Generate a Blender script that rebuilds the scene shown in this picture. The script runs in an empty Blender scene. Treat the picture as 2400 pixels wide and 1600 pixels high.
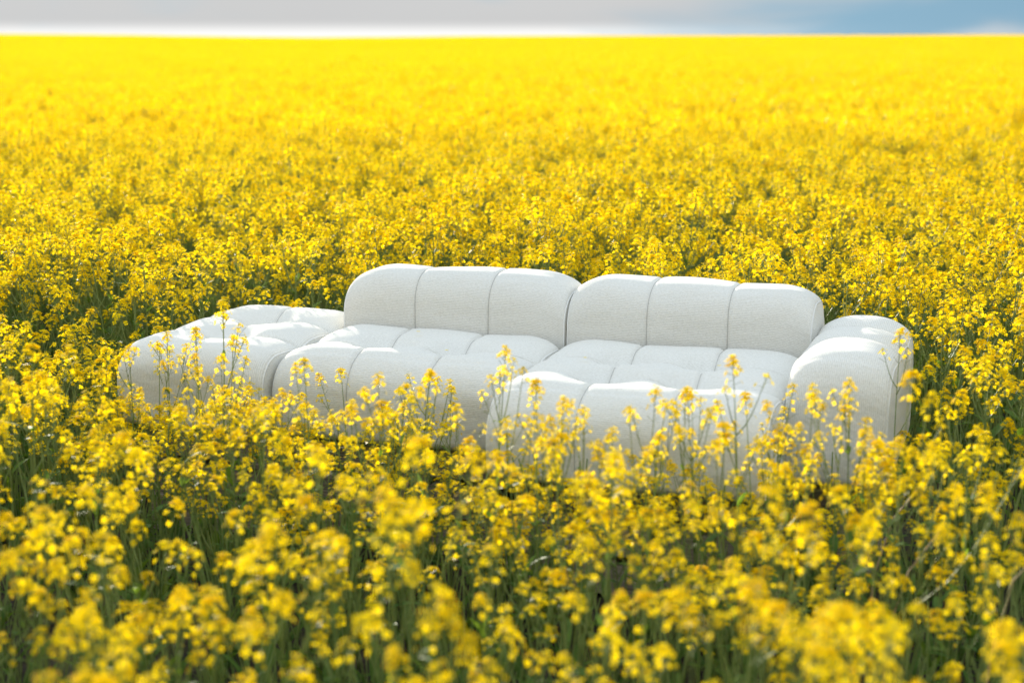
import bpy, math, random
import numpy as np
from mathutils import Matrix, Vector, Euler

R = math.radians
# ------------------------------------------------------------------ camera
Z0 = 0.72                                   # seat level above the soil
CAM = (1.657, -5.348, Z0 + 1.082)
PITCH, YAW, FPX = 0.195, -0.336, 3600.0     # metres, radians, focal length in 2400-wide pixels
scene = bpy.context.scene
cam_d = bpy.data.cameras.new("camera")
cam = bpy.data.objects.new("camera", cam_d)
scene.collection.objects.link(cam)
cam.location = CAM
cam.rotation_euler = (math.pi / 2 - PITCH, 0, -YAW)
cam_d.lens = 36.0 * FPX / 2400
cam_d.sensor_width = 36
cam_d.clip_start = 0.05
cam_d.clip_end = 5000
cam_d.dof.use_dof = True
cam_d.dof.focus_distance = 5.75
cam_d.dof.aperture_fstop = 2.1
cam_d.dof.aperture_blades = 0
scene.camera = cam

# ------------------------------------------------------------------ sky and sun
SUN_EL = R(11.5)
SDX, SDY = -0.62, 0.785                      # towards the sun, on the ground
SUN_AZ = math.atan2(SDX, SDY)                # from +Y towards +X
world = bpy.data.worlds.new("World")
scene.world = world
world.use_nodes = True
wn, wl = world.node_tree.nodes, world.node_tree.links
wn.clear()
def W(t, **k):
    n = wn.new(t)
    for a, b in k.items(): setattr(n, a, b)
    return n
w_out = W('ShaderNodeOutputWorld')
w_bg = W('ShaderNodeBackground')
w_bg.inputs['Strength'].default_value = 0.14
sky = W('ShaderNodeTexSky', sky_type='NISHITA', sun_disc=False)
sky.sun_elevation = SUN_EL
sky.sun_rotation = SUN_AZ
sky.dust_density = 1.2
sky.air_density = 0.9
sky.ozone_density = 0.5
tc = W('ShaderNodeTexCoord')
lift = W('ShaderNodeVectorMath', operation='ADD'); lift.inputs[1].default_value = (0, 0, 0.95)   # clear gaps show the sky above the haze
wl.new(tc.outputs['Generated'], lift.inputs[0])
nrmz = W('ShaderNodeVectorMath', operation='NORMALIZE'); wl.new(lift.outputs[0], nrmz.inputs[0]); wl.new(nrmz.outputs[0], sky.inputs[0])
sx = W('ShaderNodeSeparateXYZ')
wl.new(tc.outputs['Generated'], sx.inputs[0])
# a broad grey cloud bank that thins out towards one side, lighter at the horizon and round the sun
def vdot(v):
    n = W('ShaderNodeVectorMath', operation='DOT_PRODUCT')
    n.inputs[1].default_value = v
    wl.new(tc.outputs['Generated'], n.inputs[0])
    return n.outputs['Value']
def mapr(src, a, b, c=0.0, d=1.0, smooth=True):
    n = W('ShaderNodeMapRange')
    if smooth: n.interpolation_type = 'SMOOTHSTEP'
    n.inputs['From Min'].default_value = a; n.inputs['From Max'].default_value = b
    n.inputs['To Min'].default_value = c; n.inputs['To Max'].default_value = d
    wl.new(src, n.inputs['Value'])
    return n.outputs['Result']
def mth(op, a, b=None, clamp=False):
    n = W('ShaderNodeMath', operation=op); n.use_clamp = clamp
    for i, v in enumerate((a, b)):
        if v is None: continue
        if isinstance(v, (int, float)): n.inputs[i].default_value = v
        else: wl.new(v, n.inputs[i])
    return n.outputs[0]
def wmix(f, a, b):
    n = W('ShaderNodeMix', data_type='RGBA')
    if isinstance(f, (int, float)): n.inputs[0].default_value = f
    else: wl.new(f, n.inputs[0])
    for i, v in ((6, a), (7, b)):
        if isinstance(v, tuple): n.inputs[i].default_value = (*v, 1)
        else: wl.new(v, n.inputs[i])
    return n.outputs[2]
fwx, fwy = math.sin(YAW), math.cos(YAW)
rtx, rty = math.cos(YAW), -math.sin(YAW)
clear_dir = (math.sin(YAW + R(40)), math.cos(YAW + R(40)), 0.12)
cl = math.sqrt(sum(c * c for c in clear_dir)); clear_dir = tuple(c / cl for c in clear_dir)
mp = W('ShaderNodeMapping'); mp.inputs['Scale'].default_value = (1.0, 1.0, 5.0)
wl.new(tc.outputs['Generated'], mp.inputs[0])
nz = W('ShaderNodeTexNoise'); nz.inputs['Scale'].default_value = 5.5; nz.inputs['Detail'].default_value = 7
nz.inputs['Distortion'].default_value = 0.5
wl.new(mp.outputs[0], nz.inputs['Vector'])
open_ = mapr(vdot(clear_dir), math.cos(R(44)), math.cos(R(22)), 0.0, 1.0)
cover = mapr(mth('ADD', open_, mth('MULTIPLY', mth('SUBTRACT', nz.outputs[0], 0.5), 2.2)), 0.05, 1.0, 1.0, 0.06)
nz2 = W('ShaderNodeTexNoise'); nz2.inputs['Scale'].default_value = 5.0; nz2.inputs['Detail'].default_value = 5
wl.new(mp.outputs[0], nz2.inputs['Vector'])
CLG = 1.74
cg = wmix(nz2.outputs[0], (CLG * 0.96, CLG * 0.96, CLG * 0.965), (CLG * 1.03, CLG * 1.04, CLG * 1.035))
# glow round the low sun and along the horizon under it
sd = (SDX * math.cos(SUN_EL), SDY * math.cos(SUN_EL), math.sin(SUN_EL))
glow = mth('POWER', mth('MAXIMUM', vdot(sd), 0.0), 14.0)
hor = mapr(sx.outputs['Z'], 0.0115, 0.0005, 0.0, 1.0)
side = mapr(vdot(sd), 0.70, 0.93, 0.06, 1.0)
hg = mth('MULTIPLY', hor, side)
# an overcast sky grows brighter towards the zenith
ov = W('ShaderNodeVectorMath', operation='SCALE')
wl.new(wmix(mapr(sx.outputs['Z'], 0.05, 0.6), cg, (CLG * 0.86, CLG * 0.98, CLG * 1.10)), ov.inputs[0]); wl.new(mth('ADD', mth('MULTIPLY', mth('MAXIMUM', sx.outputs['Z'], 0.0), 1.5), 1.0), ov.inputs['Scale'])
cg2 = wmix(hg, ov.outputs[0], (3.0, 2.98, 2.94))
tint = W('ShaderNodeVectorMath', operation='MULTIPLY'); tint.inputs[1].default_value = (0.50, 0.70, 0.68); wl.new(sky.outputs[0], tint.inputs[0])
skyc = wmix(cover, tint.outputs[0], cg2)
add = W('ShaderNodeMix', data_type='RGBA', blend_type='ADD')
add.inputs[0].default_value = 1.0
wl.new(skyc, add.inputs[6])
gl = W('ShaderNodeVectorMath', operation='SCALE')
gl.inputs[0].default_value = (2.6, 2.35, 2.0)
wl.new(mth('MULTIPLY', glow, mapr(sx.outputs['Z'], 0.05, 0.35)), gl.inputs['Scale'])
wl.new(gl.outputs[0], add.inputs[7])
wl.new(add.outputs[2], w_bg.inputs['Color'])
wl.new(w_bg.outputs[0], w_out.inputs[0])

sun_d = bpy.data.lights.new("sun", 'SUN')
sun_d.energy = 4.4
sun_d.angle = R(0.6)
sun_d.color = (1.0, 0.90, 0.76)
sun = bpy.data.objects.new("sun", sun_d)
scene.collection.objects.link(sun)
sun.rotation_euler = Vector(sd).to_track_quat('Z', 'Y').to_euler()
sun.location = (-20, 25, 12)

scene.view_settings.view_transform = 'Standard'
scene.view_settings.look = 'None'
scene.view_settings.gamma = 1
scene.view_settings.use_curve_mapping = False
scene.view_settings.exposure = 1.33
cy = scene.cycles
cy.use_denoising = True
cy.max_bounces = 7
cy.diffuse_bounces = 4
cy.glossy_bounces = 2
cy.transmission_bounces = 5
cy.transparent_max_bounces = 4
cy.sample_clamp_indirect = 6
cy.caustics_reflective = False
cy.caustics_refractive = False

# ------------------------------------------------------------------ helpers
def mat(name):
    m = bpy.data.materials.new(name); m.use_nodes = True
    nt = m.node_tree; nt.nodes.clear()
    out = nt.nodes.new('ShaderNodeOutputMaterial')
    def N(t, **k):
        n = nt.nodes.new(t)
        for a, b in k.items(): setattr(n, a, b)
        return n
    def L(a, b): nt.links.new(a, b)
    return m, N, L, out
def mixc(N, L, f, a, b, bt='MIX'):
    n = N('ShaderNodeMix', data_type='RGBA', blend_type=bt)
    for i, v in ((0, f), (6, a), (7, b)):
        if isinstance(v, tuple): n.inputs[i].default_value = (*v, 1)
        elif isinstance(v, (int, float)): n.inputs[i].default_value = v
        else: L(v, n.inputs[i])
    return n.outputs[2]
def noise(N, L, vec, scale, detail=2.0, sc3=None, rough=0.5):
    if sc3:
        m = N('ShaderNodeMapping'); m.inputs['Scale'].default_value = sc3
        L(vec, m.inputs[0]); vec = m.outputs[0]
    n = N('ShaderNodeTexNoise'); n.inputs['Scale'].default_value = scale
    n.inputs['Detail'].default_value = detail; n.inputs['Roughness'].default_value = rough
    L(vec, n.inputs['Vector'])
    return n.outputs[0]
def ramp(N, L, src, a, b, c=0.0, d=1.0):
    n = N('ShaderNodeMapRange'); n.inputs['From Min'].default_value = a; n.inputs['From Max'].default_value = b
    n.inputs['To Min'].default_value = c; n.inputs['To Max'].default_value = d
    L(src, n.inputs['Value']); return n.outputs['Result']

def leafy(name, c1, c2, trans, rough=0.55, spec=0.3, tcol=None, scale=30):
    m, N, L, out = mat(name)
    oi = N('ShaderNodeObjectInfo'); tcn = N('ShaderNodeTexCoord')
    nf = noise(N, L, tcn.outputs['Object'], scale, 2)
    s = N('ShaderNodeMath', operation='ADD'); L(nf, s.inputs[0])
    r2 = ramp(N, L, oi.outputs['Random'], 0, 1, -0.3, 0.3); L(r2, s.inputs[1])
    col = mixc(N, L, ramp(N, L, s.outputs[0], 0.25, 0.75), c1, c2)
    p = N('ShaderNodeBsdfPrincipled'); L(col, p.inputs['Base Color'])
    p.inputs['Roughness'].default_value = rough
    p.inputs['Specular IOR Level'].default_value = spec
    t = N('ShaderNodeBsdfTranslucent')
    if tcol: L(mixc(N, L, 0.7, col, tcol), t.inputs['Color'])
    else: L(col, t.inputs['Color'])
    mx = N('ShaderNodeMixShader'); mx.inputs[0].default_value = trans
    L(p.outputs[0], mx.inputs[1]); L(t.outputs[0], mx.inputs[2]); L(mx.outputs[0], out.inputs[0])
    return m

M_PETAL = leafy("petal", (0.96, 0.635, 0.004), (0.97, 0.755, 0.014), 0.56, 0.7, 0.04, (0.99, 0.76, 0.002), 25)
M_BUD = leafy("flower_bud", (0.66, 0.62, 0.05), (0.80, 0.70, 0.05), 0.3, 0.6, 0.3)
M_STEM = leafy("green_stem", (0.17, 0.235, 0.065), (0.25, 0.31, 0.10), 0.15, 0.5, 0.35, None, 12)
M_LEAF = leafy("green_leaf", (0.060, 0.13, 0.022), (0.11, 0.20, 0.035), 0.42, 0.62, 0.22, (0.28, 0.42, 0.03), 14)

def fabric(name, swap=False):
    m, N, L, out = mat(name)
    uv = N('ShaderNodeUVMap'); v = uv.outputs[0]
    along, across = (100.0, 250.0)
    sc = (across, along, 1) if swap else (along, across, 1)
    sc2 = (300.0, 500.0, 1) if not swap else (500.0, 300.0, 1)
    n1 = noise(N, L, v, 1.0, 2, sc)
    n2 = noise(N, L, v, 1.0, 1, sc2)
    n3 = noise(N, L, v, 6.0, 3)
    wv = N('ShaderNodeTexWave'); wv.wave_type = 'BANDS'; wv.bands_direction = 'X' if swap else 'Y'
    wv.inputs['Scale'].default_value = 52.0; wv.inputs['Distortion'].default_value = 3.0
    wv.inputs['Detail'].default_value = 2.0; wv.inputs['Detail Scale'].default_value = 2.2
    L(v, wv.inputs['Vector'])
    a = N('ShaderNodeMath', operation='MULTIPLY_ADD'); L(n1, a.inputs[0]); a.inputs[1].default_value = 0.42
    b = N('ShaderNodeMath', operation='MULTIPLY_ADD'); L(n2, b.inputs[0]); b.inputs[1].default_value = 0.40
    c0 = N('ShaderNodeMath', operation='MULTIPLY'); L(wv.outputs['Fac'], c0.inputs[0]); c0.inputs[1].default_value = 0.18
    L(c0.outputs[0], b.inputs[2]); L(b.outputs[0], a.inputs[2])
    w = a.outputs[0]
    c = mixc(N, L, ramp(N, L, w, 0.34, 0.62), (0.57, 0.552, 0.49), (0.785, 0.77, 0.715))
    c = mixc(N, L, ramp(N, L, n3, 0.3, 0.7, 0, 0.22), c, (0.72, 0.71, 0.67), 'MIX')
    p = N('ShaderNodeBsdfPrincipled'); L(c, p.inputs['Base Color'])
    p.inputs['Roughness'].default_value = 0.95
    p.inputs['Specular IOR Level'].default_value = 0.02
    p.inputs['Sheen Weight'].default_value = 0.03
    p.inputs['Sheen Roughness'].default_value = 0.6
    bp = N('ShaderNodeBump'); bp.inputs['Strength'].default_value = 0.7; bp.inputs['Distance'].default_value = 0.0022
    L(w, bp.inputs['Height'])
    # soft rumples of the stretched cloth
    n4 = noise(N, L, v, 1.0, 3, (9, 15, 1))
    bp2 = N('ShaderNodeBump'); bp2.inputs['Strength'].default_value = 0.35; bp2.inputs['Distance'].default_value = 0.02
    L(n4, bp2.inputs['Height']); L(bp.outputs[0], bp2.inputs['Normal'])
    L(bp2.outputs[0], p.inputs['Normal']); L(p.outputs[0], out.inputs[0])
    return m
M_FAB = fabric("woven_fabric")
M_FABV = fabric("woven_fabric_turned", True)
def plain(name, col, rough=0.8):
    m, N, L, out = mat(name)
    tcn = N('ShaderNodeTexCoord')
    c = mixc(N, L, noise(N, L, tcn.outputs['Object'], 60, 2), tuple(x * 0.85 for x in col), tuple(min(1, x * 1.15) for x in col))
    p = N('ShaderNodeBsdfPrincipled'); L(c, p.inputs['Base Color']); p.inputs['Roughness'].default_value = rough
    L(p.outputs[0], out.inputs[0]); return m
M_THREAD = plain("seam_thread", (0.46, 0.45, 0.41))
M_PIPE = plain("piping_cloth", (0.76, 0.755, 0.72))

def weathered():
    m, N, L, out = mat("weathered_wood")
    tcn = N('ShaderNodeTexCoord'); oi = N('ShaderNodeObjectInfo')
    v = tcn.outputs['Object']
    g = noise(N, L, v, 1.0, 6, (5, 160, 160), 0.65)
    k = noise(N, L, v, 4.0, 3)
    c = mixc(N, L, ramp(N, L, g, 0.3, 0.7), (0.13, 0.105, 0.08), (0.42, 0.37, 0.30))
    c = mixc(N, L, ramp(N, L, k, 0.35, 0.7, 0, 0.5), c, (0.25, 0.23, 0.20))
    h = N('ShaderNodeHueSaturation'); L(ramp(N, L, oi.outputs['Random'], 0, 1, 0.75, 1.25), h.inputs['Value']); L(c, h.inputs['Color'])
    p = N('ShaderNodeBsdfPrincipled'); L(h.outputs[0], p.inputs['Base Color']); p.inputs['Roughness'].default_value = 0.85
    bp = N('ShaderNodeBump'); bp.inputs['Strength'].default_value = 0.6; bp.inputs['Distance'].default_value = 0.003
    L(g, bp.inputs['Height']); L(bp.outputs[0], p.inputs['Normal']); L(p.outputs[0], out.inputs[0])
    return m
M_WOOD = weathered()
def soil():
    m, N, L, out = mat("dark_soil")
    geo = N('ShaderNodeNewGeometry'); v = geo.outputs['Position']
    a = noise(N, L, v, 14, 8, None, 0.65); b = noise(N, L, v, 1.3, 3)
    c = mixc(N, L, ramp(N, L, a, 0.3, 0.7), (0.020, 0.015, 0.010), (0.075, 0.056, 0.038))
    c = mixc(N, L, ramp(N, L, b, 0.45, 0.65, 0, 0.45), c, (0.045, 0.062, 0.022))
    p = N('ShaderNodeBsdfPrincipled'); L(c, p.inputs['Base Color']); p.inputs['Roughness'].default_value = 0.95
    bp = N('ShaderNodeBump'); bp.inputs['Strength'].default_value = 1.0; bp.inputs['Distance'].default_value = 0.03
    L(a, bp.inputs['Height']); L(bp.outputs[0], p.inputs['Normal']); L(p.outputs[0], out.inputs[0])
    return m
M_SOIL = soil()

COL = scene.collection
def link(name, me, parent=None, loc=None):
    o = bpy.data.objects.new(name, me); COL.objects.link(o)
    if parent is not None: o.parent = parent
    if loc is not None: o.location = loc
    return o
def mesh_from(name, V, F, mats, mi=None, smooth=False, uv=None):
    me = bpy.data.meshes.new(name)
    me.from_pydata([tuple(v) for v in V], [], F)
    for m_ in mats: me.materials.append(m_)
    if mi is not None: me.polygons.foreach_set('material_index', mi)
    if smooth: me.polygons.foreach_set('use_smooth', [True] * len(F))
    if uv is not None:
        l = me.uv_layers.new(name='UVMap')
        idx = np.empty(len(me.loops), dtype=np.int64); me.loops.foreach_get('vertex_index', idx)
        l.data.foreach_set('uv', np.asarray(uv, dtype=np.float32)[idx].ravel())
    me.update()
    return me
def tube(path, r, n=6, closed=False):
    P = [Vector(p) for p in path]; V, F = [], []
    m_ = len(P)
    up0 = None
    for i, p in enumerate(P):
        a = P[(i - 1) % m_] if closed or i > 0 else p
        b = P[(i + 1) % m_] if closed or i < m_ - 1 else p
        d = (b - a).normalized() if (b - a).length > 1e-9 else Vector((0, 0, 1))
        if up0 is None: up0 = Vector((1, 0, 0)) if abs(d.x) < 0.8 else Vector((0, 1, 0))
        s = d.cross(up0).normalized(); u = s.cross(d).normalized(); up0 = u
        rr = r[i] if isinstance(r, (list, tuple)) else r
        for k in range(n):
            t = 2 * math.pi * k / n
            V.append(p + s * math.cos(t) * rr + u * math.sin(t) * rr)
    for i in range(m_ if closed else m_ - 1):
        j = (i + 1) % m_
        for k in range(n):
            F.append((i * n + k, i * n + (k + 1) % n, j * n + (k + 1) % n, j * n + k))
    return V, F

# ------------------------------------------------------------------ terrain
def terrain(x, y):
    x = np.asarray(x, float); y = np.asarray(y, float)
    dx, dy = x - CAM[0], y - CAM[1]
    d = np.hypot(dx, dy)
    az = np.arctan2(dx * rtx + dy * rty, dx * fwx + dy * fwy)   # 0 ahead, + to the right
    u = np.clip(az / R(18.4), -2.5, 2.5)
    crest = np.interp(u, [-2.5, -1.3, -1.0, -0.75, -0.55, -0.40, -0.25, -0.07, 0.3, 1.0, 2.5], [1.5, 1.40, 1.33, 1.16, 0.90, 0.78, 0.86, 1.02, 1.10, 1.20, 1.3])
    t = np.clip((d - 30) / (250 - 30), 0, 1.25); s = 0.55 * t + 0.45 * t * t; s = np.where(t > 1, 1 - (t - 1) ** 2 * 4, s)
    h = crest * s
    h = h + 0.10 * np.sin(d * 0.05 + az * 2.0) * np.clip((d - 30) / 60, 0, 1) * np.clip((200 - d) / 80, 0, 1)
    far = np.clip((d - 270) / 400, 0, None)
    h = h - 9 * far ** 1.5
    return h
def build_ground():
    rs = np.concatenate([np.linspace(0, 30, 22), np.geomspace(32, 1500, 60)])
    na = 144
    V = []; F = []
    for i, r in enumerate(rs):
        for k in range(na):
            a = 2 * math.pi * k / na
            x = CAM[0] + r * math.sin(a); y = CAM[1] + r * math.cos(a)
            V.append((x, y, float(terrain(x, y))))
    for i in range(len(rs) - 1):
        for k in range(na):
            k2 = (k + 1) % na
            F.append((i * na + k, (i + 1) * na + k, (i + 1) * na + k2, i * na + k2))
    me = mesh_from("field_soil", V, F, [M_SOIL], smooth=True)
    o = link("ground", me); o['kind'] = 'structure'
    o['label'] = 'dark brown soil of the rapeseed field under the plants'
build_ground()

# ------------------------------------------------------------------ upholstery
def profile(D, zb, zt, rf, rb, rbot=0.035, step=0.010, crown=0.0):
    """closed outline in (y,z): front at y=-D, back at y=0, from the bottom front corner up, over and down."""
    pts = []
    def arc(cy_, cz_, r, a0, a1):
        n = max(4, int(abs(a1 - a0) * r / step) + 3)
        for i in range(n + 1):
            a = a0 + (a1 - a0) * i / n
            pts.append((cy_ + r * math.cos(a), cz_ + r * math.sin(a)))
    def line(a, b):
        n = max(1, int(math.dist(a, b) / step))
        for i in range(1, n): pts.append((a[0] + (b[0] - a[0]) * i / n, a[1] + (b[1] - a[1]) * i / n))
    pi = math.pi
    arc(-D + rbot, zb + rbot, rbot, 1.5 * pi, pi)
    line((-D, zb + rbot), (-D, zt - rf))
    arc(-D + rf, zt - rf, rf, pi, pi / 2)
    line((-D + rf, zt), (-rb, zt))
    arc(-rb, zt - rb, rb, pi / 2, 0)
    line((0, zt - rb), (0, zb + rbot))
    arc(-rbot, zb + rbot, rbot, 0, -pi / 2)
    line((-rbot, zb), (-D + rbot, zb))
    P = np.array(pts)
    if crown:
        w = np.clip(1 - ((P[:, 0] + D / 2) / (D / 2)) ** 2, 0, 1) * (P[:, 1] > (zt - 0.5 * max(rf, rb)))
        P[:, 1] += crown * w
    return P
def cushion(root, name, x0, y1, D, zb, zt, W_, rf, rb, cols=(), rows=(), e=0.16, dz=0.06, inset=0.02,
            node=0.060, crease=0.008, puff_front=0.002, mt=None, crown=0.0, bulge=0.015, label=None, seed=0, rag=0.004,
            lean=0.0, colv=0.014, row=0.024, caps=0.018, gap=0.004):
    """x0 left side, y1 back side; cols = x offsets of the seams, rows = y offsets from the back (positive forward)."""
    mt = mt or M_FAB
    rng = np.random.RandomState(seed)
    P = profile(D, zb, zt, rf, rb, crown=crown)
    n = len(P)
    ds = np.hypot(*(np.roll(P, -1, 0) - P).T)
    arcl = np.concatenate([[0], np.cumsum(ds)[:-1]])
    tan = np.roll(P, -1, 0) - np.roll(P, 1, 0); tan /= np.maximum(np.hypot(*tan.T), 1e-9)[:, None]
    nrm = np.stack([-tan[:, 1], tan[:, 0]], 1)           # outward (outline runs clockwise)
    if (nrm * (P - P.mean(0))).sum() < 0: nrm = -nrm
    topmask = np.clip((P[:, 1] - (zt - 0.5 * rf)) / (0.4 * rf), 0, 1)
    upper = np.clip((P[:, 1] - zb) / (zt - zb), 0, 1)
    fb = np.clip((P[:, 1] - zb - 0.02) / 0.08, 0, 1)      # no creases underneath
    # x stations
    xs = []
    m_ = 14
    for i in range(m_): xs.append(e * (1 - math.cos(math.pi / 2 * i / m_)))
    base = np.arange(e, W_ - e, 0.012)
    xs = list(xs) + list(base) + [W_ - v for v in xs]
    for c in cols: xs += [c + d for d in (-.018, -.012, -.008, -.005, -.0025, 0, .0025, .005, .008, .012, .018)]
    xs = np.unique(np.round(np.clip(xs, 0, W_), 5))
    keep = [0]
    for i in range(1, len(xs)):
        if xs[i] - xs[keep[-1]] > 0.0012: keep.append(i)
    xs = xs[keep]; xs[-1] = W_
    # arc stations for the row seams
    rarc = []
    for r_ in rows:
        cand = [i for i in range(n) if P[i, 1] > zt - 0.03 and topmask[i] > 0.5]
        j = min(cand, key=lambda i: abs(P[i, 0] + r_))
        rarc.append(arcl[j] + (-r_ - P[j, 0]))
    # refine the outline near the row seams
    if rows:
        new = list(arcl)
        for ra in rarc: new += [ra + d for d in (-.016, -.010, -.006, -.003, 0, .003, .006, .010, .016)]
        new = np.unique(np.round(new, 5))
        kp = [0]
        for i in range(1, len(new)):
            if new[i] - new[kp[-1]] > 0.0012: kp.append(i)
        new = new[kp]
        per = arcl[-1] + ds[-1]
        def ip(a): return np.interp(new, np.append(arcl, per), np.append(a, a[0]))
        P = np.stack([ip(P[:, 0]), ip(P[:, 1])], 1)
        nrm = np.stack([ip(nrm[:, 0]), ip(nrm[:, 1])], 1); nrm /= np.hypot(*nrm.T)[:, None]
        topmask, upper, fb, arcl = ip(topmask), ip(upper), ip(fb), new
        n = len(P)
    wid = W_ / (len(cols) + 1) if cols else W_
    ph = rng.uniform(0, 6.28, 8)
    def surf(x, P=P):
        """points of the outline at station x (n,3)"""
        t = 0.0
        if x < e: t = 1 - x / e
        if x > W_ - e: t = 1 - (W_ - x) / e
        k = 0.35 * t ** 2.2 + 0.65 * (1 - math.sqrt(max(0.0, 1 - t * t)))
        cu = max([max(0.0, 1 - abs(x - c) / (wid * 0.5)) for c in cols], default=0.0)
        dcol = min([abs(x - c) for c in cols], default=9.0)
        disp = np.zeros(n)
        if rarc:
            dr = np.min([np.abs(arcl - ra) for ra in rarc], axis=0)
            cv = np.clip(1 - dr / 0.15, 0, 1)
            cw = 0.5 - 0.5 * math.cos(math.pi * cu)
            vw = 0.5 + 0.5 * np.cos(math.pi * np.clip(dr / 0.17, 0, 1))
            disp -= node * (cw ** 1.15) * vw * topmask
            disp -= crease * np.exp(-(dr / 0.009) ** 2) * topmask
            disp -= row * (cv ** 3.0) * topmask
        disp -= (crease * math.exp(-(dcol / 0.008) ** 2) + puff_front * cu ** 3) * fb
        disp -= 0.003 * (cu ** 2.5) * topmask
        disp += rag * fb * (np.sin(arcl * 9 + ph[0] + x * 4) * math.sin(x * 11 + ph[1]) + 0.6 * np.sin(arcl * 17 + ph[2] - x * 6))
        # body of the front swells a little between top and bottom
        disp += bulge * np.sin(np.clip(upper, 0, 1) * math.pi) * (np.abs(nrm[:, 0]) > 0.5)
        y = P[:, 0] + nrm[:, 0] * disp; z = P[:, 1] + nrm[:, 1] * disp
        z = zb + (z - zb) * (1 - dz * k / (zt - zb))
        y = -D / 2 + (y + D / 2) * (1 - inset * k / (D / 2))
        y = y + lean * (z - zb)
        return y, z
    V = []; UV = []; F = []
    ys_zs = []
    for x in xs:
        y, z = surf(x)
        ys_zs.append((y, z))
        for i in range(n):
            V.append((x0 + x, y1 + y[i], z[i])); UV.append((x, arcl[i]))
    for a in range(len(xs) - 1):
        for i in range(n):
            j = (i + 1) % n
            F.append((a * n + i, a * n + j, (a + 1) * n + j, (a + 1) * n + i))
    # side panels
    for sgn, a in ((-1, 0), (1, len(xs) - 1)):
        y, z = ys_zs[a]
        c0 = np.array([y.mean(), z.mean()])
        prev = a * n
        for s_ in (0.985, 0.96, 0.9, 0.78, 0.6, 0.35):
            st = len(V)
            off = sgn * caps * (1 - s_ ** 4) 
            for i in range(n):
                yy = c0[0] + (y[i] - c0[0]) * s_; zz = c0[1] + (z[i] - c0[1]) * s_
                V.append((x0 + xs[a] + off, y1 + yy, zz)); UV.append((yy, zz))
            for i in range(n):
                j = (i + 1) % n
                q = (prev + i, prev + j, st + j, st + i)
                F.append(q if sgn > 0 else q[::-1])
            prev = st
        ci = len(V); V.append((x0 + xs[a] + sgn * caps, y1 + c0[0], c0[1])); UV.append(tuple(c0))
        for i in range(n):
            j = (i + 1) % n
            q = (prev + i, prev + j, ci)
            F.append(q if sgn > 0 else q[::-1])
    V = [(v[0], v[1], v[2] + Z0) for v in V]
    me = mesh_from(name, V, F, [mt], smooth=True, uv=UV)
    o = link(name, me, root)
    if label: o['label'] = label
    # seam threads
    def add_seam(nm, path, r, mm, closed=False):
        v, f = tube(path, r, 5, closed)
        link(nm, mesh_from(nm, v, f, [mm], smooth=True), o)
    for c in cols:
        y, z = surf(c)
        idx = [i for i in range(n) if P[i, 1] > zb + 0.01 and not (abs(nrm[i, 1] + 1) < 0.2)]
        path = [(x0 + c, y1 + y[i] + nrm[i, 0] * 0.0008, z[i] + nrm[i, 1] * 0.0008 + Z0) for i in idx]
        add_seam("seam", path, 0.0013, M_THREAD)
    for ra in rarc:
        i = int(np.argmin(np.abs(arcl - ra)))
        path = []
        for x in xs:
            y, z = surf(x); path.append((x0 + x, y1 + y[i], z[i] + 0.0008 + Z0))
        add_seam("seam", path, 0.0013, M_THREAD)
    for a, sg in ((0, 1), (len(xs) - 1, -1)):
        y, z = ys_zs[a]
        path = [(x0 + xs[a] + sg * 0.001, y1 + y[i], z[i] + Z0) for i in range(n)]
        add_seam("piping", path, 0.0034, M_PIPE, True)
    return o

def empty(name, loc, label, cat, group=None):
    o = bpy.data.objects.new(name, None); COL.objects.link(o); o.location = loc
    o.empty_display_size = 0.1
    o['label'] = label; o['category'] = cat
    if group: o['group'] = group
    return o

SB = -0.31
sofa = empty("modular_sofa", (0, 0, 0), 'long off-white tufted modular sofa with two low backrests and one padded arm', 'sofa')
WM = 0.908
g = 0.006
cushion(sofa, "backrest", -WM + g, 0.30, 0.30, SB, 0.205, WM - 2 * g, 0.125, 0.095, cols=(0.298, 0.595), e=0.155, dz=0.058,
        inset=0.006, puff_front=0.002, crease=0.005, colv=0.003, label='left backrest of the sofa', seed=1, bulge=0.008)
cushion(sofa, "backrest", g, 0.30, 0.30, SB, 0.205, WM - 2 * g, 0.125, 0.095, cols=(0.302, 0.60), e=0.155, dz=0.058,
        inset=0.006, puff_front=0.002, crease=0.005, colv=0.003, label='right backrest of the sofa beside the arm', seed=2, bulge=0.008)
cushion(sofa, "seat", -WM + g, -0.012, 0.605, SB, 0.002, WM - 2 * g, 0.140, 0.05, cols=(0.298, 0.595), rows=(0.300,), e=0.14, dz=0.045,
        inset=0.03, label='left seat of the sofa, one tuft row shallower', seed=3)
cushion(sofa, "seat", g, -0.012, 0.875, SB, 0.003, WM - 2 * g, 0.150, 0.05, cols=(0.302, 0.60), rows=(0.275, 0.555), e=0.14, dz=0.045,
        inset=0.03, label='right seat of the sofa, a deep chaise reaching further forward', seed=4)
cushion(sofa, "armrest", WM + g + 0.004, 0.25, 0.87, SB, 0.110, 0.315, 0.145, 0.10, cols=(), rows=(0.21, 0.46), e=0.145, dz=0.062,
        inset=0.03, crease=0.006, node=0.0, row=0.016, mt=M_FABV, seed=5, bulge=0.02, label='padded arm at the right end of the sofa')
ott = empty("ottoman", (-1.21, -0.2, 0), 'low square off-white tufted ottoman at the left end of the sofa, without a backrest', 'ottoman')
def at_root(o_root):
    for c in o_root.children:
        c.matrix_parent_inverse = o_root.matrix_world.inverted() if False else Matrix.Translation(-o_root.location)
cushion(ott, "seat", -1.515, 0.265, 0.925, SB, 0.008, 0.59, 0.12, 0.09, cols=(0.29,), rows=(0.305, 0.612), e=0.13, dz=0.045, bulge=0.008,
        inset=0.03, node=0.062, mt=M_FABV, seed=6, rag=0.005)
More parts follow.
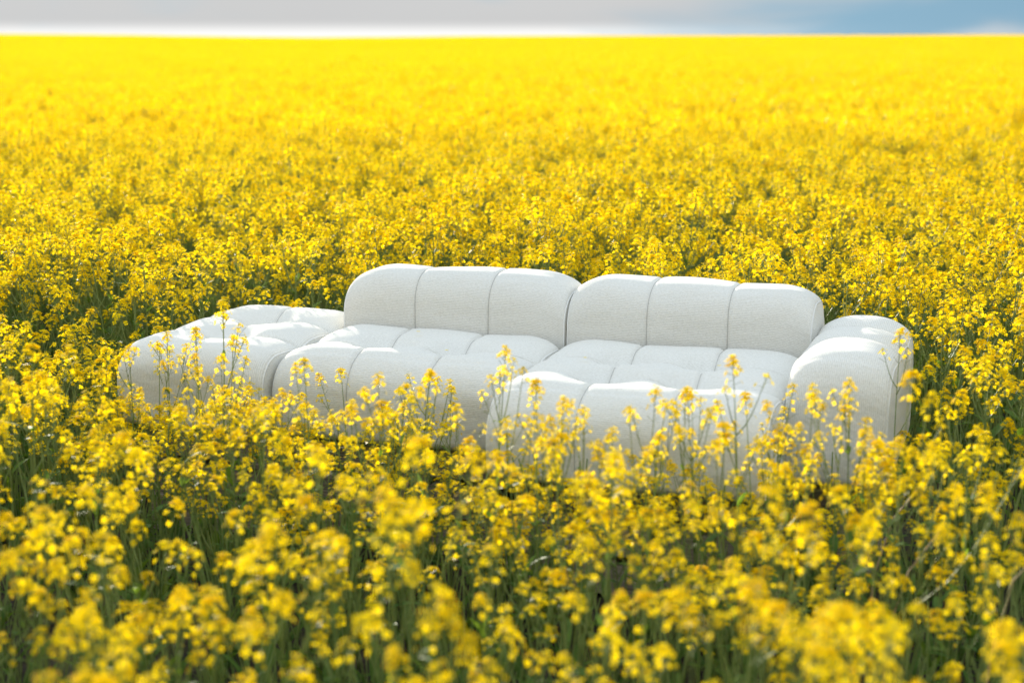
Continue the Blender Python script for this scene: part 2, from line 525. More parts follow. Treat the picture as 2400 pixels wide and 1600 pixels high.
at_root(ott)

# ------------------------------------------------------------------ pallets under the modules
def plank_mesh(sx_, sy_, sz_, name, seed):
    rng = random.Random(seed)
    b = 0.0025
    V = []; F = []
    nx = 5
    long_x = sx_ >= sy_
    # a bevelled board with slightly wandering edges
    L_, S_ = (sx_, sy_) if long_x else (sy_, sx_)
    sec = [(-S_/2 + b, 0), (S_/2 - b, 0), (S_/2, b), (S_/2, sz_ - b), (S_/2 - b, sz_), (-S_/2 + b, sz_), (-S_/2, sz_ - b), (-S_/2, b)]
    for i in range(nx + 1):
        t = -L_/2 + L_ * i / nx
        j1, j2 = rng.uniform(-.001, .001), rng.uniform(-.0008, .0008)
        for (a, c) in sec:
            p = (t, a + j1, c + j2)
            V.append(p if long_x else (p[1], p[0], p[2]))
    k = len(sec)
    for i in range(nx):
        for q in range(k):
            r_ = (i * k + q, i * k + (q + 1) % k, (i + 1) * k + (q + 1) % k, (i + 1) * k + q)
            F.append(r_ if not long_x else r_[::-1])
    F.append(tuple(range(k))); F.append(tuple(nx * k + q for q in range(k))[::-1])
    return mesh_from(name, V, F, [M_WOOD])
PH = (Z0 + SB) / 3.0 - 0.0005
pal_cache = {}
def pallet(x, y, lx, ly, z, rz, label, seed):
    root = empty("wooden_pallet", (x, y, z), label, "pallet", "weathered pallets stacked under the sofa")
    root.rotation_euler.z = rz
    bt = 0.018; sh = PH - 2 * bt
    key = (lx, ly)
    if key not in pal_cache:
        pal_cache[key] = (plank_mesh(lx, 0.045, sh - 0.0006, "stringer", 3), plank_mesh(0.095, ly, bt, "deck_board", 4), plank_mesh(0.095, ly, bt, "deck_board", 5))
    st, d1, d2 = pal_cache[key]
    for yy in (-ly/2 + 0.026, 0, ly/2 - 0.026):
        link("stringer", st, root, (0, yy, bt + 0.0003))
    nb = max(2, int(lx / 0.115))
    for i in range(nb):
        xx = -lx/2 + 0.0475 + (lx - 0.095) * i / (nb - 1)
        link("deck_board", d1 if i % 2 else d2, root, (xx, 0, bt + sh))
        if i % 3 == 0 or i == nb - 1: link("deck_board", d2 if i % 2 else d1, root, (xx, 0, 0))
    return root
rp = random.Random(4)
for (nm, x, y, lx, ly) in (("left seat", -0.47, -0.17, 0.80, 0.76), ("chaise seat", 0.44, -0.26, 0.80, 0.98),
                           ("ottoman", -1.20, -0.22, 0.50, 0.72), ("padded arm", 1.06, -0.12, 0.22, 0.64)):
    for k, w in enumerate(("bottom", "middle", "topmost")):
        pallet(x + rp.uniform(-.015, .015), y + rp.uniform(-.012, .012), lx, ly, k * (PH + 0.0006), rp.uniform(-.012, .012),
               f"{w} grey wooden pallet in the stack under the {nm}", k)

# ------------------------------------------------------------------ rapeseed plants
rg = random.Random(11)
class Buf:
    def __init__(s): s.V = []; s.F = []; s.M = []; s.n = 0
    def add(s, V, F, mi, mtx=None):
        V = np.asarray(V, float).reshape(-1, 3)
        if mtx is not None:
            A = np.array(mtx); V = V @ A[:3, :3].T + A[:3, 3]
        s.V.append(V); n = s.n
        s.F += [tuple(i + n for i in f) for f in F]
        s.M += [mi] * len(F) if isinstance(mi, int) else list(mi)
        s.n += len(V)
    def merge(s, b, mtx): s.add(np.concatenate(b.V), b.F, b.M, mtx)
    def mesh(s, name, mats=None, smooth=False):
        return mesh_from(name, np.concatenate(s.V), s.F, mats or PM, s.M, smooth)
PM = [M_PETAL, M_BUD, M_STEM, M_LEAF]
def flower_geo(R_, rng, detail=2):
    V = []; F = []
    a0 = rng.uniform(0, 6.28)
    for k in range(4):
        a = a0 + k * math.pi / 2 + rng.uniform(-.15, .15)
        c, s = math.cos(a), math.sin(a)
        lift = rng.uniform(0.05, 0.5); R2 = R_ * rng.uniform(0.88, 1.1)
        if detail >= 2:
            pts = [(0.05, 0, 0), (0.5, -.30, .12), (0.5, .30, .12), (0.9, -.40, .30), (0.9, .40, .30), (1.08, 0, .30)]
            fs = [(0, 1, 2), (1, 3, 4, 2), (3, 5, 4)]
        else:
            pts = [(0.05, 0, 0), (0.75, -.45, .2), (0.75, .45, .2), (1.08, 0, .3)]
            fs = [(0, 1, 3, 2)]
        n = len(V)
        for (r, t, z) in pts:
            x = r * R2; y = t * R2 * 1.15; zz = z * R2 * (0.3 + lift)
            V.append((x * c - y * s, x * s + y * c, zz))
        F += [tuple(i + n for i in f) for f in fs]
    return V, F
def stick(p, q, r):
    """three sided tapered stick"""
    p, q = Vector(p), Vector(q); d = (q - p).normalized()
    s = d.orthogonal().normalized(); u = d.cross(s)
    V = []
    for c, rr in ((p, r), (q, r * 0.75)):
        for k in range(3):
            a = 2.094 * k; V.append(c + (s * math.cos(a) + u * math.sin(a)) * rr)
    return [tuple(v) for v in V], [(0, 1, 4, 3), (1, 2, 5, 4), (2, 0, 3, 5)]
def octa(c, r, h):
    x, y, z = c
    V = [(x + r, y, z), (x, y + r, z), (x - r, y, z), (x, y - r, z), (x, y, z + h), (x, y, z - h * .6)]
    return V, [(0, 1, 4), (1, 2, 4), (2, 3, 4), (3, 0, 4), (1, 0, 5), (2, 1, 5), (3, 2, 5), (0, 3, 5)]
def raceme(rng, nf, L_, detail=2, pods=True, spread=1.0):
    """flower head: axis along +Z starting at the origin"""
    b = Buf()
    top = L_
    b.add(*stick((0, 0, -0.01), (rng.uniform(-.004, .004), rng.uniform(-.004, .004), top), 0.0013), 2)
    ang = rng.uniform(0, 6.28)
    for i in range(nf):
        t = i / max(1, nf - 1)                     # 0 low, 1 top
        ang += 2.4 + rng.uniform(-.35, .35)
        z = L_ * (0.15 + 0.82 * t ** 0.45) + rng.uniform(-.005, .005)
        ped = (0.027 - 0.011 * t) * spread * rng.uniform(0.8, 1.15)
        el = 0.15 + 0.95 * t + rng.uniform(-.25, .25)
        if t < 0.25 and rng.random() < 0.4: el -= 0.3
        dirv = Vector((math.cos(ang) * math.cos(el), math.sin(ang) * math.cos(el), math.sin(el)))
        p0 = Vector((0, 0, z - ped * 0.35)); p1 = p0 + dirv * ped
        if detail >= 2: b.add(*stick(p0, p1, 0.0006), 2)
        nd = (dirv * 0.75 + Vector((rng.uniform(-.3, .3), rng.uniform(-.3, .3), 0.5 + rng.uniform(-.2, .3)))).normalized()
        m_ = Matrix.Translation(p1) @ nd.to_track_quat('Z', 'Y').to_matrix().to_4x4()
        b.add(*flower_geo(rng.uniform(0.0076, 0.0098), rng, detail), 0, m_)
    for i in range(7 if detail >= 2 else 2):
        a = rng.uniform(0, 6.28); r_ = rng.uniform(0, 0.008)
        sc = 1 if detail >= 2 else 2.0
        b.add(*octa((math.cos(a) * r_, math.sin(a) * r_, top + rng.uniform(0.002, 0.012)), 0.0019 * sc, 0.0036 * sc), 1)
    if pods and detail >= 2:
        for i in range(rng.randint(2, 5)):
            a = rng.uniform(0, 6.28); z = rng.uniform(-0.04, 0.25 * L_)
            d = Vector((math.cos(a), math.sin(a), rng.uniform(.5, 1.0))).normalized()
            b.add(*stick((0, 0, z), Vector((0, 0, z)) + d * rng.uniform(.018, .04), 0.0009), 2)
        b.add(*stick((0, 0, -0.045), (0, 0, 0), 0.0013), 2)
    return b
def leaf_geo(L_, w, rng, seg=5):
    V = []; F = []
    droop = rng.uniform(0.3, 1.1); fold = rng.uniform(0.1, 0.35)
    for i in range(seg + 1):
        t = i / seg
        ww = w * (math.sin(math.pi * min(1, t * 0.93 + 0.07)) ** 0.8) * (1 + rng.uniform(-.12, .12))
        x = L_ * (t - 0.12 * droop * t * t); z = L_ * (0.25 * t - droop * 0.45 * t * t)
        V += [(x, -ww / 2, z + fold * ww / 2), (x, 0, z), (x, ww / 2, z + fold * ww / 2)]
    for i in range(seg):
        a = i * 3
        F += [(a, a + 3, a + 4, a + 1), (a + 1, a + 4, a + 5, a + 2)]
    return V, F
rr_ = random.Random(5)
RAC = [raceme(rr_, rr_.randint(15, 28), rr_.uniform(0.034, 0.072), 2) for _ in range(12)]
RAC_S = [raceme(rr_, rr_.randint(6, 12), rr_.uniform(0.022, 0.045), 2) for _ in range(6)]
RAC_M = [r.mesh("flower_head") for r in RAC]; RAC_SM = [r.mesh("flower_head") for r in RAC_S]
LEAVES = []
for _ in range(6):
    b = Buf(); b.add(*leaf_geo(rr_.uniform(.09, .17), rr_.uniform(.02, .042), rr_), 3); LEAVES.append(b)
LEAF_M = [b.mesh("leaf", smooth=True) for b in LEAVES]

def plant_recipe(rng, H, nb, sparse=False):
    """stem buffer, [(raceme index, matrix, small)], [(leaf index, matrix)] for a plant of height H"""
    b = Buf(); heads = []; leaves = []
    lean = Vector((rng.uniform(-.06, .06), rng.uniform(-.06, .06), 0))
    def sp(t): return Vector((lean.x * t * t * H, lean.y * t * t * H, t * H)) + Vector((math.sin(t * 5 + lean.x * 90), math.cos(t * 4 + lean.y * 90) - 1, 0)) * 0.008 * t
    n = 8
    pts = [sp(i / n * 0.945) for i in range(n + 1)]
    v, f = tube(pts, [0.0046 - 0.0032 * i / n for i in range(n + 1)], 5); b.add(v, f, 2)
    def put(p, d, small, sc):
        q = d.to_track_quat('Z', 'Y').to_matrix().to_4x4()
        m_ = Matrix.Translation(p) @ q @ Matrix.Rotation(rng.uniform(0, 6.28), 4, 'Z') @ Matrix.Scale(sc, 4)
        heads.append((rng.randrange(len(RAC_S) if small else len(RAC)), m_, small))
    put(pts[-1], (pts[-1] - pts[-2]).normalized(), False, rng.uniform(0.95, 1.2))
    ang = rng.uniform(0, 6.28)
    for i in range(nb):
        ang += 2.4 + rng.uniform(-.4, .4)
        t0 = rng.uniform(0.44, 0.84) if not sparse else rng.uniform(.55, .85)
        p = sp(t0)
        topz = H * rng.uniform(max(t0 + 0.06, 0.62), 0.955)
        out = (topz - p.z) * rng.uniform(0.28, 0.62)
        d = Vector((math.cos(ang), math.sin(ang), 0))
        P_ = []
        for k in range(5):
            s = k / 4
            P_.append(p + d * out * (s ** 0.75) + Vector((0, 0, (topz - p.z) * (0.75 * s + 0.25 * s * s))))
        v, f = tube(P_, [0.0024 - 0.0013 * k / 4 for k in range(5)], 4); b.add(v, f, 2)
        small = rng.random() < 0.42
        put(P_[-1], (P_[-1] - P_[-2]).normalized(), small, rng.uniform(0.8, 1.1))
        if rng.random() < 0.5:
            q0 = P_[2]; d2 = Vector((math.cos(ang + 1), math.sin(ang + 1), 1.6)).normalized(); ln = rng.uniform(.05, .12)
            b.add(*stick(q0, q0 + d2 * ln, 0.0013), 2); put(q0 + d2 * ln, d2, True, rng.uniform(.8, 1.1))
        if rng.random() < 0.6:
            leaves.append((rng.randrange(len(LEAVES)), Matrix.Translation(p) @ Matrix.Rotation(ang, 4, 'Z') @ Matrix.Rotation(-rng.uniform(.3, .9), 4, 'Y') @ Matrix.Scale(rng.uniform(.35, .6), 4)))
    for i in range(rng.randint(4, 7)):
        t = rng.uniform(0.06, 0.62); ang += 2.4
        leaves.append((rng.randrange(len(LEAVES)), Matrix.Translation(sp(t)) @ Matrix.Rotation(ang, 4, 'Z') @ Matrix.Rotation(-rng.uniform(.2, 1.0), 4, 'Y') @ Matrix.Scale(rng.uniform(.6, 1.15) * (1.15 - 0.5 * t), 4)))
    return b, heads, leaves
rv = random.Random(21)
NV = 14
REC = [plant_recipe(rv, 1.0, rv.randint(6, 10)) for _ in range(NV)]
REC += [plant_recipe(rv, 1.0, rv.randint(2, 4), True) for _ in range(4)]     # slender ones
STEM_M = [r[0].mesh("stem", smooth=True) for r in REC]
def joined(rec):
    b = Buf(); b.merge(rec[0], Matrix.Identity(4))
    for i, m_, s in rec[1]: b.merge((RAC_S if s else RAC)[i], m_)
    for i, m_ in rec[2]: b.merge(LEAVES[i], m_)
    return b
lib = bpy.data.collections.new("plant_sources")
lib_patch = bpy.data.collections.new("patch_sources")
lib_low = bpy.data.collections.new("undergrowth_sources")
def libobj(c, nm, me):
    o = bpy.data.objects.new(nm, me); c.objects.link(o)
for i, r in enumerate(REC): libobj(lib, "p%02d" % i, joined(r).mesh("rapeseed_plant"))
# lighter patch: 1.2 m squares of plants with simple flowers
RAC_L = [raceme(rr_, rr_.randint(16, 26), rr_.uniform(0.04, 0.08), 1, False, 1.2) for _ in range(8)]
def light_plant(rng, H):
    b = Buf(); lx, ly = rng.uniform(-.06, .06), rng.uniform(-.06, .06)
    b.add(*stick((0, 0, 0), (lx, ly, H * .94), 0.004), 2)
    hs = [(lx, ly, H * .94)]
    for _ in range(rng.randint(7, 11)):
        a = rng.uniform(0, 6.28); t = rng.uniform(.5, .8); o_ = rng.uniform(.03, .12); z = H * rng.uniform(.64, .95)
        q = (lx * t + math.cos(a) * o_, ly * t + math.sin(a) * o_, z)
        b.add(*stick((lx * t, ly * t, H * t), q, 0.002), 2); hs.append(q)
    for q in hs:
        m_ = Matrix.Translation(q) @ Euler((rng.uniform(-.4, .4), rng.uniform(-.4, .4), rng.uniform(0, 6.28))).to_matrix().to_4x4() @ Matrix.Scale(rng.uniform(.9, 1.25), 4)
        b.merge(RAC_L[rng.randrange(8)], m_)
    for _ in range(3):
        m_ = Matrix.Translation((0, 0, H * rng.uniform(.15, .7))) @ Matrix.Rotation(rng.uniform(0, 6.28), 4, 'Z')
        b.add(*leaf_geo(.12, .04, rng, 2), 3, m_)
    return b
for k in range(6):
    b = Buf()
    for _ in range(36):
        m_ = Matrix.Translation((rr_.uniform(-.62, .62), rr_.uniform(-.62, .62), 0)) @ Matrix.Rotation(rr_.uniform(0, 6.28), 4, 'Z')
        b.merge(light_plant(rr_, rr_.uniform(.80, 1.05) + (.06 if rr_.random() < .12 else 0)), m_)
    libobj(lib_patch, "q%02d" % k, b.mesh("patch"))
# leafy rosettes on the ground
for k in range(5):
    b = Buf()
    for i in range(rr_.randint(5, 8)):
        m_ = Matrix.Rotation(i * 2.4 + rr_.uniform(-.3, .3), 4, 'Z') @ Matrix.Rotation(-rr_.uniform(.5, 1.25), 4, 'Y')
        b.add(*leaf_geo(rr_.uniform(.10, .20), rr_.uniform(.016, .034), rr_), 3, Matrix.Translation((0, 0, rr_.uniform(0, .08))) @ m_)
    for i in range(11):   # thin stalks and blades
        a = rr_.uniform(0, 6.28); l_ = rr_.uniform(.15, .42); q = (math.cos(a) * l_ * .2, math.sin(a) * l_ * .2, l_)
        b.add(*stick((rr_.uniform(-.05, .05), rr_.uniform(-.05, .05), 0), q, 0.0022), 2)
    libobj(lib_low, "s%02d" % k, b.mesh("rosette"))

def scatter(name, pts, idx, rot, scl, coll, label):
    me = bpy.data.meshes.new(name)
    me.from_pydata([tuple(p) for p in pts], [], [])
    n = len(pts)
    a = me.attributes.new('pick', 'INT', 'POINT'); a.data.foreach_set('value', np.asarray(idx, np.int32))
    a = me.attributes.new('turn', 'FLOAT_VECTOR', 'POINT'); a.data.foreach_set('vector', np.asarray(rot, np.float32).ravel())
    a = me.attributes.new('size', 'FLOAT_VECTOR', 'POINT'); a.data.foreach_set('vector', np.asarray(scl, np.float32).ravel())
    o = link(name, me)
    ng = bpy.data.node_groups.new(name, 'GeometryNodeTree')
    ng.interface.new_socket('Geometry', in_out='INPUT', socket_type='NodeSocketGeometry')
    ng.interface.new_socket('Geometry', in_out='OUTPUT', socket_type='NodeSocketGeometry')
    nd, lk = ng.nodes, ng.links
    gi = nd.new('NodeGroupInput'); go = nd.new('NodeGroupOutput')
    ci = nd.new('GeometryNodeCollectionInfo'); ci.inputs['Collection'].default_value = coll
    ci.inputs['Separate Children'].default_value = True; ci.inputs['Reset Children'].default_value = True
    ip = nd.new('GeometryNodeInstanceOnPoints'); ip.inputs['Pick Instance'].default_value = True
    def attr(nm, t):
        q = nd.new('GeometryNodeInputNamedAttribute'); q.data_type = t; q.inputs['Name'].default_value = nm
        return [s for s in q.outputs if s.enabled and s.name == 'Attribute'][0]
    lk.new(gi.outputs[0], ip.inputs['Points']); lk.new(ci.outputs[0], ip.inputs['Instance'])
    lk.new(attr('pick', 'INT'), ip.inputs['Instance Index'])
    e2r = nd.new('FunctionNodeEulerToRotation'); lk.new(attr('turn', 'FLOAT_VECTOR'), e2r.inputs[0])
    lk.new(e2r.outputs[0], ip.inputs['Rotation'])
    lk.new(attr('size', 'FLOAT_VECTOR'), ip.inputs['Scale'])
    lk.new(ip.outputs[0], go.inputs[0])
    md = o.modifiers.new('scatter', 'NODES'); md.node_group = ng
    o['kind'] = 'stuff'; o['label'] = label
    return o

def cam_polar(x, y):
    dx, dy = x - CAM[0], y - CAM[1]
    return np.hypot(dx, dy), np.arctan2(dx * rtx + dy * rty, dx * fwx + dy * fwy)
def project(x, y, z):
    dx, dy, dz = x - CAM[0], y - CAM[1], z - CAM[2]
    u = dx * rtx + dy * rty; v = dx * fwx + dy * fwy
    zz = v * math.cos(PITCH) - dz * math.sin(PITCH); yy = v * math.sin(PITCH) + dz * math.cos(PITCH)
    zz = np.maximum(zz, 1e-3)
    return 1200 + FPX * u / zz, 800 - FPX * yy / zz, zz

# ---- near zone: single plants
NEAR = 15.0
nr = np.random.RandomState(8)
def jitter_grid(x0, x1, y0, y1, step, amp=0.5):
    gx, gy = np.meshgrid(np.arange(x0, x1, step), np.arange(y0, y1, step))
    gx = gx + nr.uniform(-amp, amp, gx.shape) * step; gy = gy + nr.uniform(-amp, amp, gy.shape) * step
    return gx.ravel(), gy.ravel()
def boxdist(x, y, x0, x1, y0, y1):
    return np.hypot(np.maximum(np.maximum(x0 - x, x - x1), 0), np.maximum(np.maximum(y0 - y, y - y1), 0))
def sofa_dist(x, y):
    d = boxdist(x, y, -0.91, 1.24, -0.63, 0.31)
    d = np.minimum(d, boxdist(x, y, 0.0, 0.91, -0.90, 0.31))
    d = np.minimum(d, boxdist(x, y, -1.53, -0.91, -0.67, 0.28))
    return d
def lump(x, y):
    return (np.sin(x * 1.7 + 1.3 * np.sin(y * 1.1)) * np.cos(y * 1.45 + 0.8 * np.sin(x * 0.9 + 2)) + 0.6 * np.sin(x * 3.7 + y * 2.9) * np.cos(y * 4.3 - x * 1.3)) / 1.6
X, Y = jitter_grid(-19, 14, -9, 13, 0.170)
D_, A_ = cam_polar(X, Y)
sd_ = sofa_dist(X, Y)
front = (Y < -0.3) & (sd_ < 1.4)
keep = (D_ < NEAR) & (D_ > 0.75) & ((np.abs(A_) < R(27)) | ((A_ < 0) & (A_ > R(-60))) | (D_ < 3.5))
behind = Y > 0.2
keep &= sd_ > np.where(behind, 0.16, 0.07)
# thinner growth before the sofa and near the camera
dens = np.ones_like(X)
dens = np.where(D_ < 4.7, np.where(X > CAM[0] + (Y - CAM[1]) * -0.25, 0.66, 0.46), dens)
dens = np.where((sd_ < 0.75) & (Y < -0.3) & (X < 1.3), 1.0, dens)
dens *= np.clip(0.92 + 0.35 * lump(X, Y), 0.62, 1.0)
keep &= nr.rand(len(X)) < dens
X, Y = X[keep], Y[keep]
ex, ey = jitter_grid(-1.7, 1.5, -1.35, -0.6, 0.15)          # low side shoots along the front of the sofa
es = sofa_dist(ex, ey); ek = (es > 0.05) & (es < 0.42) & (nr.rand(len(ex)) < 0.55)
n_low = int(ek.sum())
X = np.append(X, ex[ek]); Y = np.append(Y, ey[ek])
D_, A_ = cam_polar(X, Y); sd_ = sofa_dist(X, Y)
n = len(X)
H = 0.93 + 0.06 * lump(X * 1.3 + 3, Y * 1.3) + nr.normal(0, 0.045, n)
# kept down round the front of the sofa
wf = np.clip(1 - sd_ / 1.3, 0, 1) * np.clip((0.05 - Y) / 0.4, 0, 1) * np.where(X < -1.45, 0.35, 1.0)
rightside = np.clip((X - 1.1) / 0.4, 0, 1)
H -= wf ** 0.6 * (0.23 - 0.19 * rightside)
H -= 0.06 * np.clip(1 - sd_ / 1.6, 0, 1) * (Y > 0.2)
H += np.where(nr.rand(n) < 0.05, 0.07, 0)
H -= np.where((D_ < 4.7), 0.34 * nr.rand(n) ** 2, 0)
H -= np.where((sd_ < 0.8) & (Y < -0.3), nr.uniform(0, 0.16, n), 0)
H[n - n_low:] = nr.uniform(0.40, 0.62, n_low)
H = np.clip(H, 0.40, 1.12)
V_ = np.where(nr.rand(n) < np.where(sd_ < 1.0, 0.4, 0.14), nr.randint(NV, NV + 4, n), nr.randint(0, NV, n))
ROT = np.stack([nr.normal(0, 0.05, n), nr.normal(0, 0.05, n), nr.uniform(0, 6.283, n)], 1)
lx = nr.uniform(0.92, 1.08, n)
# slender plants that stand up in front of the cushions: (x, y, height)
def hero(px, py, dist, vi):
    u = (px - 1200) / FPX; b_ = (800 - py) / FPX
    v = math.cos(PITCH) + b_ * math.sin(PITCH); w = -math.sin(PITCH) + b_ * math.cos(PITCH)
    t = dist / v
    x = CAM[0] + t * u * rtx + dist * fwx; y = CAM[1] + t * u * rty + dist * fwy
    return x, y, CAM[2] + t * w, vi
heroes = [hero(1150, 808, 4.15, 14), hero(728, 832, 4.3, 15), hero(885, 872, 4.1, 16), hero(985, 862, 4.2, 17), hero(1262, 882, 4.0, 15),
          hero(1496, 892, 3.9, 14), hero(1600, 905, 4.0, 16), hero(1745, 832, 3.95, 17), hero(1795, 905, 4.05, 15), hero(1900, 905, 3.95, 16),
          hero(2008, 872, 4.0, 14), hero(2102, 835, 3.7, 15), hero(2110, 770, 4.55, 17), hero(508, 697, 4.7, 2), hero(460, 760, 4.9, 15),
          hero(385, 775, 5.1, 16), hero(560, 870, 4.9, 3), hero(645, 905, 4.4, 4), hero(1290, 925, 3.9, 5), hero(1365, 935, 4.0, 14)]
more = [(300, 800, 5.0), (355, 800, 5.2), (440, 850, 4.7), (540, 905, 4.6), (598, 930, 4.5), (235, 795, 4.9),
        (815, 935, 4.2), (1085, 950, 4.0), (1225, 975, 3.9), (1330, 985, 3.8), (1430, 1000, 3.8), (1520, 1010, 3.8), (1655, 900, 4.0),
        (1710, 960, 3.8), (1820, 990, 3.9), (1965, 950, 4.0), (2035, 980, 3.7), (2075, 1000, 3.6)]
n_more = len(more)
for k_, (mx, my, md) in enumerate(more):
    hx, hy, hz, vi = hero(mx, my, md, NV + k_ % 4 if mx > 620 else (NV + k_ % 4 if k_ % 2 else k_ % NV))
    X = np.append(X, hx); Y = np.append(Y, hy); H = np.append(H, hz / 1.03); V_ = np.append(V_, vi)
    ROT = np.vstack([ROT, [0, 0, nr.uniform(0, 6.28)]]); lx = np.append(lx, 0.9)
for hx, hy, hz, vi in heroes:
    X = np.append(X, hx); Y = np.append(Y, hy); H = np.append(H, hz / 1.03); V_ = np.append(V_, vi)
    ROT = np.vstack([ROT, [0, 0, nr.uniform(0, 6.28)]]); lx = np.append(lx, 0.85)
D_, A_ = cam_polar(X, Y)
Zt = terrain(X, Y)
n = len(X)
px, py, pz = project(X, Y, Zt + H * 0.93)
pbx, pby, pbz = project(X, Y, Zt + H * 0.6)
inview = (px > -60) & (px < 2460) & (pby < 1720) & (py < 1640) & (pz > 0.5)
# in the shadow of the sofa the plants right behind it show little
hid = (py > 640) & (Y > 0.3) & (X > -0.9) & (X < 1.2)
cand = np.where(inview & ~hid)[0]
cand = cand[np.argsort(pz[cand])][:270]
single = np.zeros(n, bool); single[cand] = True
single[n - len(heroes) - n_more:] = True

def zone(i):
    x, y, xx, yy = px[i], py[i], X[i], Y[i]
    if xx > 1.25 and yy > -0.9: return 'to the right of the padded arm'
    if yy > 0.2:
        if xx < -1.55: return 'behind and left of the ottoman'
        return 'behind the ottoman' if xx < -0.91 else ('behind the left backrest' if xx < 0 else ('behind the right backrest' if xx < 1.0 else 'behind the padded arm'))
    if xx < -1.55 and yy > -0.9: return 'to the left of the ottoman'
    if y > 1330: return 'along the bottom edge, ' + ('left third' if x < 800 else ('middle third' if x < 1600 else 'right third'))
    if y > 1130: return 'midway below the sofa, ' + ('left third' if x < 800 else ('middle third' if x < 1600 else 'right third'))
    return 'close before the ' + ('ottoman' if x < 640 else ('left seat' if x < 1140 else ('deep chaise seat' if x < 1830 else 'padded arm')))
def ordinal(k):
    if 10 <= k % 100 <= 20: return f'{k}th'
    return f"{k}{ {1: 'st', 2: 'nd', 3: 'rd'}.get(k % 10, 'th') }"
LAB = {}
zones = {}
for i in np.where(single)[0]:
    if i < n - len(heroes): zones.setdefault(('slender' if V_[i] >= NV else 'bushy', zone(i)), []).append(i)
for (look, zn), ids in zones.items():
    ids.sort(key=lambda i: px[i])
    for k, i in enumerate(ids):
        LAB[i] = f'{look} rapeseed plant, {ordinal(k + 1)} {look} one from the left {zn}' if len(ids) > 1 else f'the one {look} rapeseed plant {zn}'
HL = ['tall thin rapeseed stalk rising highest against the left seat', 'thin rapeseed stalk before the left corner of the left seat',
      'rapeseed stalk with a round head before the middle of the left seat', 'small-headed rapeseed stalk right of the round-headed one, before the left seat',
      'rapeseed stalk standing before the left corner of the chaise front', 'short twin-headed rapeseed stalk before the middle of the chaise front',
      'leftmost stalk of the rapeseed clump before the right part of the chaise', 'tallest rapeseed stalk before the right part of the chaise',
      'rapeseed stalk just left of the seam between chaise and arm', 'rapeseed stalk before the left part of the padded arm',
      'rapeseed stalk before the middle of the padded arm', 'blurred full rapeseed head before the right edge of the padded arm',
      'sharp little rapeseed stalk against the top right of the padded arm', 'orange-yellow full rapeseed head rising above the left edge of the ottoman',
      'branched rapeseed stalk crossing the top of the ottoman', 'rapeseed stalk before the left corner of the ottoman',
      'full rapeseed plant before the middle of the ottoman front', 'blurred full rapeseed head before the gap between ottoman and left seat',
      'full rapeseed head before the left half of the chaise front', 'thin rapeseed stalk left of the chaise middle']
for i in np.where(single)[0]:
    rec = REC[V_[i]]
    lab = LAB.get(i) or HL[i - (n - len(heroes))]
    root = bpy.data.objects.new("rapeseed_plant", None)
    root.empty_display_size = 0.05
    root.location = (X[i], Y[i], Zt[i])
    root.rotation_euler = tuple(ROT[i])
    s = H[i]
    w = max(s, 0.8) * lx[i]
    root.scale = (w, w, s)
    root['label'] = lab; root['category'] = 'plant'
    root['group'] = 'flowering rapeseed plants nearest the camera and the sofa'
    COL.objects.link(root)
    o = bpy.data.objects.new("stem", STEM_M[V_[i]]); o.parent = root; COL.objects.link(o)
    for (k, m_, sm) in rec[1]:
        o = bpy.data.objects.new("flower_head", (RAC_SM if sm else RAC_M)[k]); o.parent = root; o.matrix_local = m_; COL.objects.link(o)
    for (k, m_) in rec[2]:
        o = bpy.data.objects.new("leaf", LEAF_M[k]); o.parent = root; o.matrix_local = m_; COL.objects.link(o)

rest = ~single
w = np.maximum(H, 0.8) * lx
scatter("rapeseed_field", np.stack([X, Y, Zt], 1)[rest], V_[rest], ROT[rest], np.stack([w, w, H], 1)[rest], lib,
        'yellow flowering rapeseed field around the sofa')
# ---- low leaves between the stems
gx, gy = jitter_grid(-9, 7, -7.5, 7, 0.17)
d, a = cam_polar(gx, gy); s_ = sofa_dist(gx, gy)
k = (d < 11) & (np.abs(a) < R(30)) & (s_ > 0.04) & (nr.rand(len(gx)) < 0.95)
gx, gy = gx[k], gy[k]; m = len(gx); sc = nr.uniform(.7, 1.5, m)
scatter("undergrowth", np.stack([gx, gy, terrain(gx, gy)], 1), nr.randint(0, 5, m), np.stack([np.zeros(m), np.zeros(m), nr.uniform(0, 6.28, m)], 1),
        np.stack([sc, sc, sc], 1), lib_low, 'low green leaves and grass between the rapeseed stems')
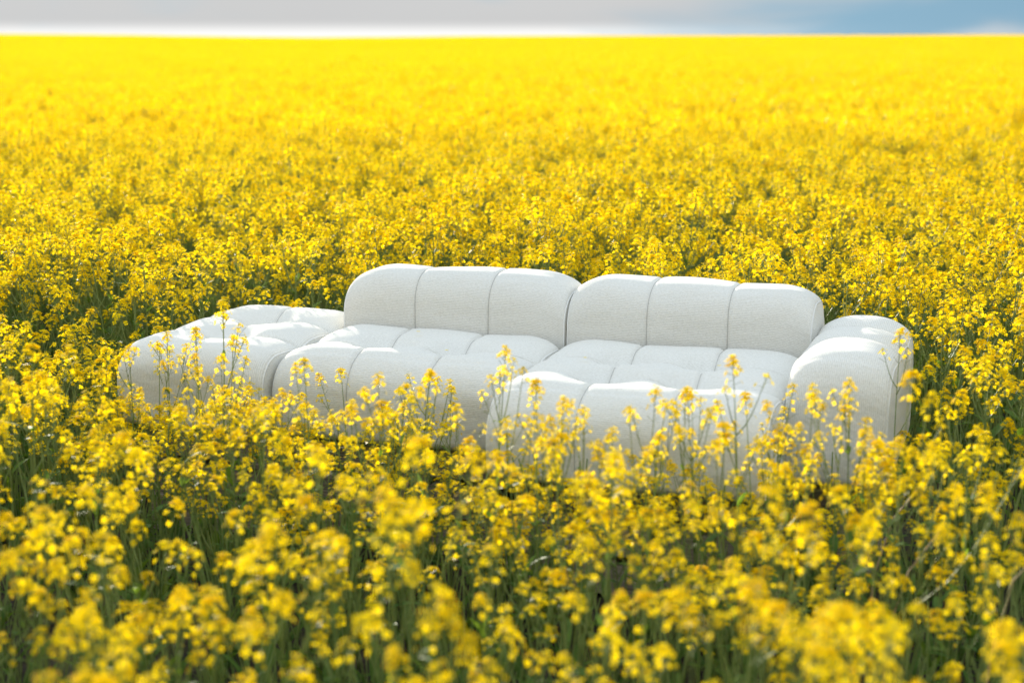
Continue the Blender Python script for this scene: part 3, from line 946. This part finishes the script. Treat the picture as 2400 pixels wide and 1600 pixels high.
# ---- middle distance
gx, gy = jitter_grid(-230, 170, -5, 300, 1.02, 0.12)
d, a = cam_polar(gx, gy)
k = (d >= NEAR - 0.3) & (d < 285) & (np.abs(a) < R(21) + 6 / np.maximum(d, 1))
lane = np.abs(d - 18.5 - 2 * np.sin(a * 5)) < 0.55
k &= ~(lane & (a > R(2)) & (nr.rand(len(gx)) < 0.6))
k &= ~((np.abs(d - 80 - 60 * (a + R(14))) < 1.1) & (a < R(-6)))
k &= ~((np.abs(d - 118 + 40 * a) < 1.0) & (a < R(3)))
gx, gy = gx[k], gy[k]; m = len(gx)
sc = 0.97 + 0.06 * lump(gx * .6, gy * .6) + nr.normal(0, .02, m)
scatter("rapeseed_field_far", np.stack([gx, gy, terrain(gx, gy)], 1), nr.randint(0, 6, m), np.stack([np.zeros(m), np.zeros(m), nr.randint(0, 4, m) * math.pi / 2], 1),
        np.stack([np.full(m, 1.0), np.full(m, 1.0), sc], 1), lib_patch, 'dense yellow rapeseed reaching from behind the sofa to the horizon')
print("plants", n, "single", int(single.sum()), "far", m)

# ------------------------------------------------------------------ small things
M_DRY = plain("dry_straw", (0.34, 0.25, 0.14))
for (x, y, z, lab) in ((0.66, -0.40, 0.012, 'fallen yellow petal lying on the chaise seat near the arm'), (0.20, -0.42, 0.012, 'small petal lying on the left half of the chaise seat'), (-0.52, -0.17, 0.012, 'yellow petal lying on the back row of the left seat'), (-0.30, -0.44, 0.008, 'yellow petal lying on the front row of the left seat'), (-1.28, -0.20, 0.012, 'yellow petal lying on top of the ottoman')):
    b = Buf(); b.add(*flower_geo(0.007, rr_, 2), 0)
    o = link("fallen_petal", b.mesh("fallen_petal"), None, (x, y, Z0 + z)); o['label'] = lab; o['category'] = 'petal'
for (px_, py_, ds_, L_, lab) in ((2330, 1225, 3.4, 0.55, 'bent pale dry stalk among the plants at the right edge'), (2085, 1240, 3.6, 0.42, 'reddish dry stalk leaning between the plants right of the arm'),
                                 (745, 478, 8.2, 0.30, 'pale dry stalk sticking up behind the left backrest'), (2050, 1120, 3.9, 0.45, 'thin pale dry stalk leaning before the padded arm')):
    x, y, z, _ = hero(px_, py_, ds_, 0)
    P_ = [Vector((0, 0, 0)), Vector((0.01, 0.0, L_ * .4)), Vector((0.05, 0.01, L_ * .75)), Vector((0.14 * L_ * 2, 0.03, L_))]
    P_ = [Vector((0, 0, -max(0, z - L_)))] + P_
    v, f = tube([p + Vector((0, 0, max(0, z - L_))) for p in P_], [0.004, 0.0035, 0.003, 0.0025, 0.0015], 5)
    me = mesh_from("dry_stalk", v, f, [M_DRY], smooth=True)
    o = link("dry_stalk", me, None, (x, y, float(terrain(x, y)))); o['label'] = lab; o['category'] = 'stalk'
